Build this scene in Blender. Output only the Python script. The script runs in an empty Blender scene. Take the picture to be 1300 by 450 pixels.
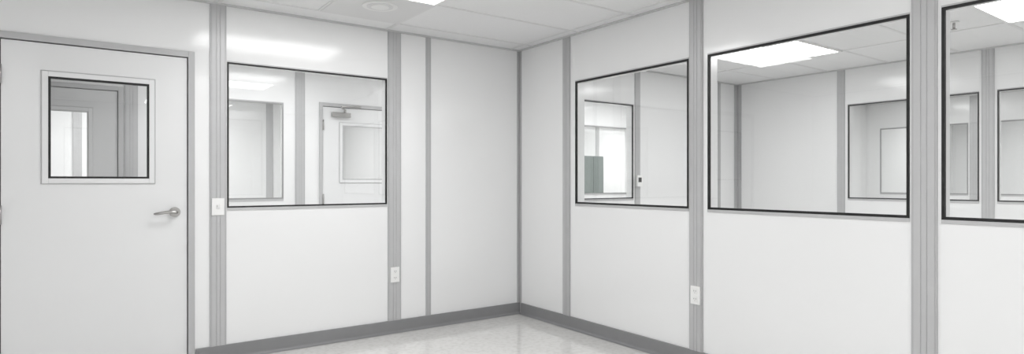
import bpy, bmesh, math
from mathutils import Vector, Matrix

scene = bpy.context.scene
scene.view_settings.view_transform = 'Standard'
scene.view_settings.look = 'None'
scene.view_settings.exposure = 0.0

H = 2.44
# ------------------------------------------------------------ materials
def new_mat(name):
    m = bpy.data.materials.new(name); m.use_nodes = True
    nt = m.node_tree
    return m, nt, nt.nodes['Principled BSDF']

def simple(name, col, rough=0.4, metal=0.0, spec=0.5, var=0.0, scale=4.0, bump=0.0, bscale=200, coat=0.0):
    m, nt, b = new_mat(name)
    b.inputs['Base Color'].default_value = (*col, 1)
    b.inputs['Roughness'].default_value = rough
    b.inputs['Metallic'].default_value = metal
    b.inputs['Specular IOR Level'].default_value = spec
    b.inputs['Coat Weight'].default_value = coat
    b.inputs['Coat Roughness'].default_value = 0.08
    tc = nt.nodes.new('ShaderNodeTexCoord')
    if var > 0:
        n = nt.nodes.new('ShaderNodeTexNoise'); n.inputs['Scale'].default_value = scale
        n.inputs['Detail'].default_value = 4
        nt.links.new(tc.outputs['Object'], n.inputs['Vector'])
        r = nt.nodes.new('ShaderNodeValToRGB')
        r.color_ramp.elements[0].position = 0.3; r.color_ramp.elements[1].position = 0.7
        r.color_ramp.elements[0].color = (*[c*(1-var) for c in col], 1)
        r.color_ramp.elements[1].color = (*col, 1)
        nt.links.new(n.outputs['Fac'], r.inputs['Fac'])
        nt.links.new(r.outputs['Color'], b.inputs['Base Color'])
    if bump > 0:
        n = nt.nodes.new('ShaderNodeTexNoise'); n.inputs['Scale'].default_value = bscale
        nt.links.new(tc.outputs['Object'], n.inputs['Vector'])
        bp = nt.nodes.new('ShaderNodeBump'); bp.inputs['Strength'].default_value = bump
        bp.inputs['Distance'].default_value = 0.01
        nt.links.new(n.outputs['Fac'], bp.inputs['Height'])
        nt.links.new(bp.outputs['Normal'], b.inputs['Normal'])
    return m

M = {}
M['wall']  = simple('wall_panel_white', (0.87,0.872,0.873), 0.13, spec=0.5, var=0.008, scale=2, bump=0.04, bscale=3)
M['door']  = simple('door_paint', (0.80,0.803,0.806), 0.22, spec=0.5, var=0.01, scale=3)
M['door_shaded']  = simple('door_paint_shaded', (0.66,0.663,0.666), 0.25, spec=0.5, var=0.01, scale=3)  # darker copy of the door paint, corridor shade put into its colour
M['frame'] = simple('door_frame_grey', (0.50,0.50,0.505), 0.35, spec=0.5)
M['alu']   = simple('aluminium_batten', (0.48,0.48,0.485), 0.38, metal=0.1, var=0.03, scale=12)
M['alu2']  = simple('aluminium_batten_light', (0.53,0.53,0.535), 0.35, metal=0.1, var=0.03, scale=12)
M['black'] = simple('black_gasket', (0.006,0.006,0.006), 0.5)
M['gasket_grey'] = simple('grey_gasket', (0.30,0.30,0.30), 0.5)
M['base']  = simple('vinyl_base_grey', (0.25,0.25,0.255), 0.4, var=0.05, scale=10)
M['ceil']  = simple('ceiling_tile', (0.89,0.892,0.895), 0.6, spec=0.3, var=0.02, scale=60, bump=0.05)
M['tbar']  = simple('ceiling_tbar', (0.79,0.79,0.79), 0.4)
M['angle'] = simple('ceiling_wall_angle', (0.60,0.60,0.60), 0.4)
M['diff']  = simple('ceiling_diffuser', (0.78,0.78,0.78), 0.5)
M['plate'] = simple('plastic_white', (0.88,0.88,0.87), 0.3)
M['dark']  = simple('plastic_dark', (0.05,0.05,0.05), 0.4)
M['steel'] = simple('satin_steel', (0.42,0.41,0.40), 0.28, metal=1.0)
M['green'] = simple('green_cabinet', (0.12,0.15,0.14), 0.4)
# floor: speckled vinyl tile
m, nt, b = new_mat('floor_speckled_vinyl'); M['floor'] = m
tc = nt.nodes.new('ShaderNodeTexCoord')
n1 = nt.nodes.new('ShaderNodeTexNoise'); n1.inputs['Scale'].default_value = 26; n1.inputs['Detail'].default_value = 4
r1 = nt.nodes.new('ShaderNodeValToRGB')
r1.color_ramp.elements[0].position = 0.36; r1.color_ramp.elements[0].color = (0.705,0.695,0.675,1)
r1.color_ramp.elements[1].position = 0.54; r1.color_ramp.elements[1].color = (0.78,0.772,0.755,1)
br = nt.nodes.new('ShaderNodeTexBrick'); br.offset = 0
br.inputs['Scale'].default_value = 1.0
br.inputs['Brick Width'].default_value = 0.305; br.inputs['Row Height'].default_value = 0.305
br.inputs['Mortar Size'].default_value = 0.0015
br.inputs['Color1'].default_value = (1,1,1,1); br.inputs['Color2'].default_value = (0.98,0.98,0.98,1)
br.inputs['Mortar'].default_value = (0.9,0.9,0.9,1)
mx = nt.nodes.new('ShaderNodeMixRGB'); mx.blend_type = 'MULTIPLY'; mx.inputs['Fac'].default_value = 1
nt.links.new(tc.outputs['Object'], n1.inputs['Vector']); nt.links.new(tc.outputs['Object'], br.inputs['Vector'])
nt.links.new(n1.outputs['Fac'], r1.inputs['Fac'])
nt.links.new(r1.outputs['Color'], mx.inputs['Color1']); nt.links.new(br.outputs['Color'], mx.inputs['Color2'])
nt.links.new(mx.outputs['Color'], b.inputs['Base Color'])
b.inputs['Roughness'].default_value = 0.06
b.inputs['Specular IOR Level'].default_value = 0.7
# glass: thin pane, Schlick reflectance mix of clear and mirror
m = bpy.data.materials.new('window_glass'); m.use_nodes = True; M['glass'] = m
nt = m.node_tree; nt.nodes.clear()
out = nt.nodes.new('ShaderNodeOutputMaterial'); mix = nt.nodes.new('ShaderNodeMixShader')
tr = nt.nodes.new('ShaderNodeBsdfTransparent'); tr.inputs['Color'].default_value = (0.96,0.965,0.963,1)
gl = nt.nodes.new('ShaderNodeBsdfGlossy'); gl.inputs['Roughness'].default_value = 0.0
lw = nt.nodes.new('ShaderNodeLayerWeight'); lw.inputs['Blend'].default_value = 0.5
pw = nt.nodes.new('ShaderNodeMath'); pw.operation='POWER'; pw.inputs[1].default_value=5.0
ma = nt.nodes.new('ShaderNodeMath'); ma.operation='MULTIPLY_ADD'; ma.inputs[1].default_value=0.91; ma.inputs[2].default_value=0.09
nt.links.new(lw.outputs['Facing'], pw.inputs[0]); nt.links.new(pw.outputs[0], ma.inputs[0])
nt.links.new(ma.outputs[0], mix.inputs[0]); nt.links.new(tr.outputs[0], mix.inputs[1])
nt.links.new(gl.outputs[0], mix.inputs[2]); nt.links.new(mix.outputs[0], out.inputs[0])
# light lens
m, nt, b = new_mat('light_lens'); M['lens'] = m
b.inputs['Base Color'].default_value = (0.9,0.9,0.9,1)
b.inputs['Emission Color'].default_value = (0.995,0.998,1.0,1)
b.inputs['Emission Strength'].default_value = 10.5

# ------------------------------------------------------------ mesh helper
class MB:
    def __init__(s, name, parent=None, bevel=0):
        s.name=name; s.bm=bmesh.new(); s.mats=[]; s.parent=parent; s.bevel=bevel
    def mi(s, k):
        if k not in s.mats: s.mats.append(k)
        return s.mats.index(k)
    def box(s, x0,x1,y0,y1,z0,z1, k):
        i = s.mi(k)
        x0,x1=sorted((x0,x1)); y0,y1=sorted((y0,y1)); z0,z1=sorted((z0,z1))
        v=[s.bm.verts.new(p) for p in [(x0,y0,z0),(x1,y0,z0),(x1,y1,z0),(x0,y1,z0),(x0,y0,z1),(x1,y0,z1),(x1,y1,z1),(x0,y1,z1)]]
        for f in [(0,3,2,1),(4,5,6,7),(0,1,5,4),(1,2,6,5),(2,3,7,6),(3,0,4,7)]:
            s.bm.faces.new([v[j] for j in f]).material_index=i
    def quad(s, pts, k):
        i=s.mi(k); s.bm.faces.new([s.bm.verts.new(p) for p in pts]).material_index=i
    def cyl(s, c, axis, r, h, k, r2=None, seg=32):
        i=s.mi(k); q=Vector((0,0,1)).rotation_difference(Vector(axis)).to_matrix().to_4x4()
        res=bmesh.ops.create_cone(s.bm, cap_ends=True, segments=seg, radius1=r, radius2=r if r2 is None else r2, depth=h, matrix=Matrix.Translation(c)@q)
        fs=set()
        for v in res['verts']:
            for f in v.link_faces: fs.add(f)
        for f in fs:
            f.material_index=i; f.smooth = len(f.verts)==4
    def tube(s, pts, radii, k, seg=12):
        i=s.mi(k); rings=[]
        P=[Vector(p) for p in pts]
        for n,p in enumerate(P):
            t=(P[min(n+1,len(P)-1)]-P[max(n-1,0)]).normalized()
            up=Vector((0,0,1)) if abs(t.z)<0.9 else Vector((1,0,0))
            a=t.cross(up).normalized(); b_=t.cross(a).normalized()
            rings.append([s.bm.verts.new(p+radii[n]*(math.cos(2*math.pi*j/seg)*a+math.sin(2*math.pi*j/seg)*b_)) for j in range(seg)])
        for n in range(len(rings)-1):
            for j in range(seg):
                f=s.bm.faces.new([rings[n][j],rings[n][(j+1)%seg],rings[n+1][(j+1)%seg],rings[n+1][j]]); f.material_index=i; f.smooth=True
        for rg in (rings[0],rings[-1]):
            s.bm.faces.new(rg).material_index=i
    def done(s):
        bmesh.ops.recalc_face_normals(s.bm, faces=s.bm.faces)
        me=bpy.data.meshes.new(s.name); s.bm.to_mesh(me); s.bm.free()
        for k in s.mats: me.materials.append(M[k])
        o=bpy.data.objects.new(s.name, me); scene.collection.objects.link(o)
        if s.parent: o.parent=s.parent
        if s.bevel:
            md=o.modifiers.new('bevel','BEVEL'); md.width=s.bevel; md.segments=2; md.limit_method='ANGLE'
        return o
def empty(name):
    o=bpy.data.objects.new(name,None); scene.collection.objects.link(o); return o

# wall frames: ('x', y0) = wall running along x, room face at y=y0, viewer side -y
#              ('y', x0) = wall running along y, room face at x=x0, viewer side -x
def fbox(mb, fr, u0,u1, d0,d1, z0,z1, k):
    a,c = fr
    if a=='x': mb.box(u0,u1, c-d1,c-d0, z0,z1,k)
    else:      mb.box(c-d1,c-d0, u0,u1, z0,z1,k)

TH=0.10
def wall(name, fr, u0,u1, openings=(), z1=H):
    mb=MB(name); cur=u0
    for (a,b_,za,zb) in sorted(openings):
        if a>cur: fbox(mb,fr,cur,a,-TH,0,0,z1,'wall')
        if za>0: fbox(mb,fr,a,b_,-TH,0,0,za,'wall')
        fbox(mb,fr,a,b_,-TH,0,zb,z1,'wall')
        cur=b_
    fbox(mb,fr,cur,u1,-TH,0,0,z1,'wall')
    return mb.done()

nwin=[0]
def window(fr,u0,u1,z0,z1,w=0.014,gk='black'):
    nwin[0]+=1
    root=empty('window_%d'%nwin[0])
    g=MB('gasket',root)
    for (a,b_,c,d) in [(u0,u1,z0,z0+w),(u0,u1,z1-w,z1),(u0,u0+w,z0+w,z1-w),(u1-w,u1,z0+w,z1-w)]:
        fbox(g,fr,a,b_,-0.012,0.003,c,d,gk)
    g.done()
    s=MB('sill_rail',root)
    fbox(s,fr,u0,u1,0.0,0.005,z0-0.018,z0,'alu2')
    fbox(s,fr,u0,u1,0.0,0.005,z1,z1+0.008,'alu2')
    s.done()
    p=MB('pane',root)
    a,c=fr; d=0.006
    if a=='x': p.quad([(u0+w,c+d,z0+w),(u1-w,c+d,z0+w),(u1-w,c+d,z1-w),(u0+w,c+d,z1-w)],'glass')
    else: p.quad([(c+d,u0+w,z0+w),(c+d,u1-w,z0+w),(c+d,u1-w,z1-w),(c+d,u0+w,z1-w)],'glass')
    p.done()

ntrim=[0]
def batten(fr,u0,u1,z0=0.0,z1=H,thin=False):
    ntrim[0]+=1
    mb=MB('trim_%d'%ntrim[0],bevel=0.001)
    w=u1-u0
    if thin or w<0.07:
        fbox(mb,fr,u0,u1,0,0.006,z0,z1,'alu')
        fbox(mb,fr,u0+w*0.42,u0+w*0.58,0.006,0.0075,z0,z1,'alu2')
    else:
        fbox(mb,fr,u0,u1,0,0.010,z0,z1,'alu')
        fbox(mb,fr,u0+0.010,u0+w*0.37,0.010,0.0125,z0,z1,'alu2')
        fbox(mb,fr,u0+w*0.40,u0+w*0.60,0.010,0.0125,z0,z1,'alu2')
        fbox(mb,fr,u0+w*0.63,u1-0.010,0.010,0.0125,z0,z1,'alu2')
    mb.done()

def baseboard(name, fr, u0,u1, h=0.10):
    mb=MB(name)
    fbox(mb,fr,u0,u1,0,0.018,0,h,'base')
    # coved toe
    a,c=fr
    n=6; pr=[]
    for i in range(n+1):
        t=i/n*math.pi/2
        pr.append((0.018+0.022*(1-math.sin(t)), 0.022*(1-math.cos(t))))
    for i in range(n):
        (d0,z0),(d1,z1)=pr[i],pr[i+1]
        if a=='x': mb.quad([(u0,c-d0,z0+.001),(u1,c-d0,z0+.001),(u1,c-d1,z1+.001),(u0,c-d1,z1+.001)],'base')
        else: mb.quad([(c-d0,u0,z0+.001),(c-d0,u1,z0+.001),(c-d1,u1,z1+.001),(c-d1,u0,z1+.001)],'base')
    return mb.done()

ndoor=[0]
def door(fr, u0,u1, closer=False, lever=True, zt=2.045, mat='door'):
    """leaf u0..u1, handle at u1 side"""
    ndoor[0]+=1
    root=empty('door_%d'%ndoor[0])
    v0,v1,vz0,vz1=u0+0.189,u1-0.189,1.21,1.878
    lf=MB('leaf',root); w=0.03
    i0,i1,iz0,iz1=v0+w-0.005,v1-w+0.005,vz0+w-0.005,vz1-w+0.005
    for (a,b_,c,d) in [(u0+.003,i0,0.008,zt-.003),(i1,u1-.003,0.008,zt-.003),(i0,i1,0.008,iz0),(i0,i1,iz1,zt-.003)]:
        fbox(lf,fr,a,b_,-0.045,-0.002,c,d,mat)
    lf.done()
    vf=MB('vision_frame',root,bevel=0.002)
    for (a,b_,c,d) in [(v0,v0+w,vz0,vz1),(v1-w,v1,vz0,vz1),(v0+w,v1-w,vz0,vz0+w),(v0+w,v1-w,vz1-w,vz1)]:
        fbox(vf,fr,a,b_,-0.002,0.006,c,d,mat)
    o=0.005
    for (a,b_,c,d) in [(v0-o,v0,vz0-o,vz1+o),(v1,v1+o,vz0-o,vz1+o),(v0,v1,vz0-o,vz0),(v0,v1,vz1,vz1+o)]:
        fbox(vf,fr,a,b_,-0.002,0.004,c,d,'frame')
    vf.done()
    g=MB('vision_gasket',root); k=0.012
    gk='black' if fr[1]==0.0 else 'frame'
    a0,a1,c0,c1=v0+w,v1-w,vz0+w,vz1-w
    for (a,b_,c,d) in [(a0,a0+k,c0,c1),(a1-k,a1,c0,c1),(a0+k,a1-k,c0,c0+k),(a0+k,a1-k,c1-k,c1)]:
        fbox(g,fr,a,b_,-0.02,0.003,c,d,gk)
    g.done()
    p=MB('vision_glass',root)
    cc=fr[1]+0.012
    if fr[0]=='x': p.quad([(a0,cc,c0),(a1,cc,c0),(a1,cc,c1),(a0,cc,c1)],'glass')
    else: p.quad([(cc,a0,c0),(cc,a1,c0),(cc,a1,c1),(cc,a0,c1)],'glass')
    p.done()
    f=MB('jamb',root,bevel=0.002); q=0.042
    for (a,b_,c,d) in [(u0-q,u0-0.003,0,zt+q),(u1+0.003,u1+q,0,zt+q),(u0-0.003,u1+0.003,zt+0.003,zt+q)]:
        fbox(f,fr,a,b_,-TH-0.012,0.014,c,d,'frame')
    for (a,b_,c,d) in [(u0-0.003,u0+0.012,0,zt),(u1-0.012,u1+0.003,0,zt),(u0,u1,zt-0.01,zt+0.003)]:
        fbox(f,fr,a,b_,-0.065,-0.046,c,d,'frame')
    for (a,b_,c,d) in [(u0-0.003,u0+0.003,0,zt),(u1-0.003,u1+0.003,0,zt),(u0,u1,zt-0.003,zt+0.003)]:
        fbox(f,fr,a,b_,-0.04,-0.012,c,d,'dark')
    f.done()
    h=MB('hinges',root)
    for z in (0.18,1.03,1.84):
        fbox(h,fr,u0-0.003,u0+0.003,-0.002,0.016,z-0.05,z+0.05,'steel')
        cy = (u0, fr[1]-0.018, z) if fr[0]=='x' else (fr[1]-0.018,u0,z)
        h.cyl(cy,(0,0,1),0.008,0.11,'steel',seg=16)
    h.done()
    if lever and fr[0]=='x':
        L=MB('lever_handle',root)
        x=u1-0.075; y=fr[1]; z=1.02
        L.cyl((x,y-0.004,z),(0,1,0),0.033,0.012,'steel')
        L.cyl((x,y-0.014,z),(0,1,0),0.027,0.010,'steel')
        L.cyl((x,y-0.038,z),(0,1,0),0.012,0.044,'steel',seg=20)
        pts=[(x+0.010,y-0.058,z+0.001),(x-0.005,y-0.062,z+0.002),(x-0.03,y-0.062,z+0.004),(x-0.06,y-0.060,z+0.001),(x-0.09,y-0.056,z-0.004),(x-0.112,y-0.046,z-0.007),(x-0.118,y-0.036,z-0.007)]
        L.tube(pts,[0.009,0.012,0.0105,0.0095,0.009,0.008,0.006],'steel')
        L.done()
    if closer and fr[0]=='x':
        C=MB('door_closer',root,bevel=0.004); y=fr[1]
        C.box(u0+0.09,u0+0.30,y-0.05,y-0.003,1.935,1.985,'steel')
        C.cyl((u0+0.24,y-0.03,2.0),(0,0,1),0.014,0.03,'steel',seg=16)
        C.tube([(u0+0.24,y-0.03,2.018),(u0+0.14,y-0.20,2.02)],[0.011,0.009],'steel')
        C.tube([(u0+0.14,y-0.20,2.03),(u0+0.40,y-0.025,2.06)],[0.009,0.011],'steel')
        C.box(u0+0.36,u0+0.43,y-0.03,y-0.014,2.05,2.075,'steel')
        C.done()

# ------------------------------------------------------------ layout
FL=('x',0.0); FR=('y',0.0); FC=('x',2.04); FF=('y',3.40); FG=('y',6.85); FN=('x',5.2)
WZ0,WZ1=1.04,2.046
XL,XR=-5.2,10.4
YB=-6.6

def dop(u0,u1): return (u0-0.04,u1+0.04,0,2.085)
d1=(-3.693,-2.739)
winsL=[(-2.497,-1.318),(0.70,1.52)]
wall('wall_left',FL,XL,XR,[dop(*d1)]+[(a,b_,WZ0,WZ1) for a,b_ in winsL])
winsR=[(-1.92,-0.78),(-3.245,-2.07),(-4.56,-3.38)]
wall('wall_right',FR,YB,-0.0005,[(a,b_,WZ0,WZ1) for a,b_ in winsR])
winsF=[(-2.51,-1.344),(-3.82,-2.645),(-5.1,-3.93)]
wall('wall_far_right',FF,YB,-0.0005,[(a,b_,WZ0,WZ1) for a,b_ in winsF])
winsG=[(-1.35,-0.2),(-2.65,-1.5),(-3.95,-2.8)]
wall('wall_outer_right',FG,YB,-0.0005,[(a,b_,WZ0,WZ1) for a,b_ in winsG])
dc1=(-3.98,-3.04); dc2=(-1.165,-0.225)
winsC=[(-2.76,-1.58),(2.45,3.62),(4.0,5.1)]
wall('wall_corridor',FC,XL,XR,[dop(*dc1),dop(*dc2)]+[(a,b_,WZ0,WZ1) for a,b_ in winsC])
for a,b_ in winsL: window(FL,a,b_,WZ0,WZ1,0.011)
for a,b_ in winsR: window(FR,a,b_,WZ0,WZ1,0.014)
for a,b_ in winsF: window(FF,a,b_,WZ0,WZ1,0.012)
for a,b_ in winsG: window(FG,a,b_,WZ0,WZ1,gk='gasket_grey')
for a,b_ in winsC: window(FC,a,b_,WZ0,WZ1,gk='gasket_grey')
door(FL,*d1); door(FC,*dc1,mat='door_shaded'); door(FC,*dc2,closer=True)
# enclosing walls
YT=5.2
def plainwall(name,x0,x1,y0,y1):
    mb=MB(name); mb.box(x0,x1,y0,y1,0,H,'wall'); mb.done()
plainwall('wall_back',XL,XR,YB-0.1,YB)
plainwall('wall_west',XL-0.1,XL,YB-0.1,YT+0.1)
plainwall('wall_east',XR,XR+0.1,YB-0.1,YT+0.1)
plainwall('wall_north',XL,XR,YT,YT+0.1)
plainwall('wall_partition',0.15,0.25,2.141,YT)
plainwall('wall_corridor_end',-5.0,-4.9,0.101,2.039)

mb=MB('floor'); mb.box(XL-.1,XR+.1,YB-.1,YT+.1,-0.1,0,'floor'); mb.done()
mb=MB('ceiling'); mb.box(XL-.1,XR+.1,YB-.1,YT+.1,H,H+0.1,'ceil')
mb.done()
# ceiling grid per room
def grid(x0,x1,y0,y1, ox,oy, sx,sy,w=0.024,extra=()):
    mb=MB('ceiling_grid')
    x=ox
    while x-sx>x0: x-=sx
    while x<x1:
        if x>x0+0.01: mb.box(x-w/2,x+w/2,y0,y1,H-0.004,H,'tbar')
        x+=sx
    y=oy
    while y-sy>y0: y-=sy
    while y<y1:
        if y>y0+0.01: mb.box(x0,x1,y-w/2,y+w/2,H-0.0035,H,'tbar')
        y+=sy
    for (a,b_,c,d) in extra: mb.box(a,b_,c,d,H-0.003,H,'tbar')
    e=0.022
    mb.box(x0,x1,y1-e,y1,H-0.012,H,'angle'); mb.box(x0,x1,y0,y0+e,H-0.012,H,'angle')
    mb.box(x0,x0+e,y0,y1,H-0.012,H,'angle'); mb.box(x1-e,x1,y0,y1,H-0.012,H,'angle')
    mb.done()
grid(XL,0,YB,0,-1.33,-0.23,1.22,0.61,extra=[(-1.95,-1.926,-0.84,-0.23)])
grid(0.1,3.4,YB,0,1.22,-1.14,1.22,0.61)
grid(3.5,6.85,YB,0,4.6,-0.70,1.22,0.61)
grid(6.95,XR,YB,0,8.0,-0.70,1.22,0.61)
grid(-4.9,XR,0.1,2.04,-1.33,0.8,1.22,0.61)

def light(x0,x1,y0,y1):
    mb=MB('ceiling_light_panel'); e=0.025
    for (a,b_,c,d) in [(x0,x1,y0,y0+e),(x0,x1,y1-e,y1),(x0,x0+e,y0+e,y1-e),(x1-e,x1,y0+e,y1-e)]:
        mb.box(a,b_,c,d,H-0.012,H,'plate')
    mb.quad([(x0+e,y0+e,H-0.006),(x1-e,y0+e,H-0.006),(x1-e,y1-e,H-0.006),(x0+e,y1-e,H-0.006)],'lens')
    mb.done()
# this room: 2x4 ft troffers with the long side along the left wall
light(-2.55,-1.33,-1.45,-0.84)
light(-2.55,-1.33,-3.89,-3.28)
light(-4.99,-3.77,-3.89,-3.28)
light(-2.55,-1.33,-6.33,-5.72)
light(-4.99,-3.77,-6.33,-5.72)
light(1.22,2.44,-1.75,-1.14)
light(1.22,2.44,-3.58,-2.97)
light(1.22,2.44,-6.02,-5.41)
for yy in (-1.31,-3.15,-5.0): light(4.6,5.82,yy,yy+0.61)
for yy in (-1.31,-3.15,-5.0): light(8.0,9.22,yy,yy+0.61)
for xx in (-1.33,1.11,3.55,5.99): light(xx-1.22,xx,0.8,1.41)
for xx in (-4.2,-2.0,1.2,3.2,5.2,7.4): light(xx,xx+1.22,3.1,3.71)  # unseen fixtures across the corridor, more of them added to brighten those rooms
for xx in (-3.2,1.4,3.6,6.2): light(xx,xx+1.22,4.1,4.71)  # second unseen row, added only to lift the light in there

# battens
for (a,b_) in [(-2.605,-2.503),(-1.312,-1.20)]: batten(FL,a,b_)
batten(FL,-0.972,-0.925,thin=True); batten(FL,-0.028,-0.002,thin=True)
for (a,b_) in [(1.54,1.62),(3.0,3.05),(3.33,3.398)]: batten(FL,a,b_)
batten(FL,0.11,0.16)
for (a,b_) in [(-0.72,-0.63),(-2.035,-1.93),(-3.365,-3.255)]: batten(FR,a,b_)
batten(FR,-0.035,-0.009,thin=True); batten(FR,-4.70,-4.59)
for (a,b_) in [(-0.06,-0.01),(-1.315,-1.235),(-2.625,-2.53),(-3.92,-3.83)]: batten(FF,a,b_)
for (a,b_) in [(-1.48,-1.37),(-2.78,-2.67)]: batten(FG,a,b_)
for (a,b_) in [(-1.46,-1.36),(2.33,2.43),(3.64,3.74),(-2.99,-2.885)]: batten(FC,a,b_)
for xx in (-3.4,-2.2,-1.0,1.4,2.6,3.8,5.9,7.1): batten(FN,xx,xx+0.1)

# baseboards
baseboard('baseboard_left',FL,-2.69,-0.001)
baseboard('baseboard_right',FR,YB,-0.045)
baseboard('baseboard_adjacent',FL,0.101,3.39)
baseboard('baseboard_far_right',FF,YB,-0.045)

# diffuser tile with round grille
mb=MB('ceiling_air_diffuser')
x0,x1,y0,y1=-1.93,-1.34,-0.83,-0.24
mb.box(x0,x1,y0,y1,H-0.006,H,'diff')
for k in range(3):
    mb.cyl((-1.635,-0.60,H-0.008-0.003*k),(0,0,1),0.12-0.03*k,0.003,'plate' if k%2==0 else 'diff')
mb.done()

# outlets, switch, thermostat
def outlet(fr,u,z,sd):
    mb=MB('wall_outlet',bevel=0.0015)
    fbox(mb,fr,u-0.037,u+0.037,sd,sd+0.007,z-0.06,z+0.06,'plate')
    for dz in (-0.026,0.026):
        fbox(mb,fr,u-0.017,u+0.017,sd+0.007,sd+0.010,z+dz-0.016,z+dz+0.016,'plate')
        for du in (-0.007,0.007):
            fbox(mb,fr,u+du-0.0015,u+du+0.0015,sd+0.0098,sd+0.0106,z+dz-0.002,z+dz+0.008,'dark')
        fbox(mb,fr,u-0.002,u+0.002,sd+0.0098,sd+0.0106,z+dz-0.011,z+dz-0.007,'dark')
    mb.done()
outlet(FL,-1.255,0.47,0.0125)
outlet(FR,-1.985,0.47,0.0125)
mb=MB('light_switch',bevel=0.0015)
fbox(mb,FL,-2.595,-2.518,0.0125,0.020,0.992,1.107,'plate')
fbox(mb,FL,-2.567,-2.548,0.020,0.023,1.035,1.065,'diff')
fbox(mb,FL,-2.562,-2.553,0.023,0.033,1.048,1.062,'plate')
mb.done()
mb=MB('thermostat',bevel=0.003)
fbox(mb,FL,1.545,1.625,0.0125,0.038,1.17,1.29,'plate')
fbox(mb,FL,1.56,1.61,0.038,0.039,1.215,1.265,'dark')
mb.done()
mb=MB('fire_sprinkler')
mb.cyl((2.1,-2.74,H-0.004),(0,0,1),0.035,0.008,'plate')
mb.cyl((2.1,-2.74,H-0.03),(0,0,1),0.009,0.05,'steel')
mb.cyl((2.1,-2.74,H-0.058),(0,0,1),0.020,0.004,'steel')
mb.done()
# storage cabinet in the room across the corridor
mb=MB('storage_cabinet',bevel=0.004)
mb.box(4.95,5.55,4.6,5.1,0.06,1.75,'green')
mb.box(5.0,5.5,4.65,5.05,0,0.06,'dark')
mb.box(4.96,5.245,4.582,4.6,0.08,1.73,'green'); mb.box(5.255,5.54,4.582,4.6,0.08,1.73,'green')
mb.box(5.215,5.23,4.55,4.582,0.8,1.0,'steel'); mb.box(5.27,5.285,4.55,4.582,0.8,1.0,'steel')
mb.done()

# world
w=bpy.data.worlds.new('world'); scene.world=w; w.use_nodes=True
w.node_tree.nodes['Background'].inputs[0].default_value=(0.8,0.8,0.8,1)
w.node_tree.nodes['Background'].inputs[1].default_value=0.3

# camera
cam=bpy.data.cameras.new('camera'); co=bpy.data.objects.new('camera',cam); scene.collection.objects.link(co)
cam.sensor_width=36; cam.sensor_fit='HORIZONTAL'; cam.lens=36*766/1300
cam.shift_y=6/1300; cam.clip_start=0.05
co.location=(-3.32,-4.52,1.22)
co.rotation_euler=(math.radians(90),0,-math.atan2(0.582,0.813))
scene.camera=co
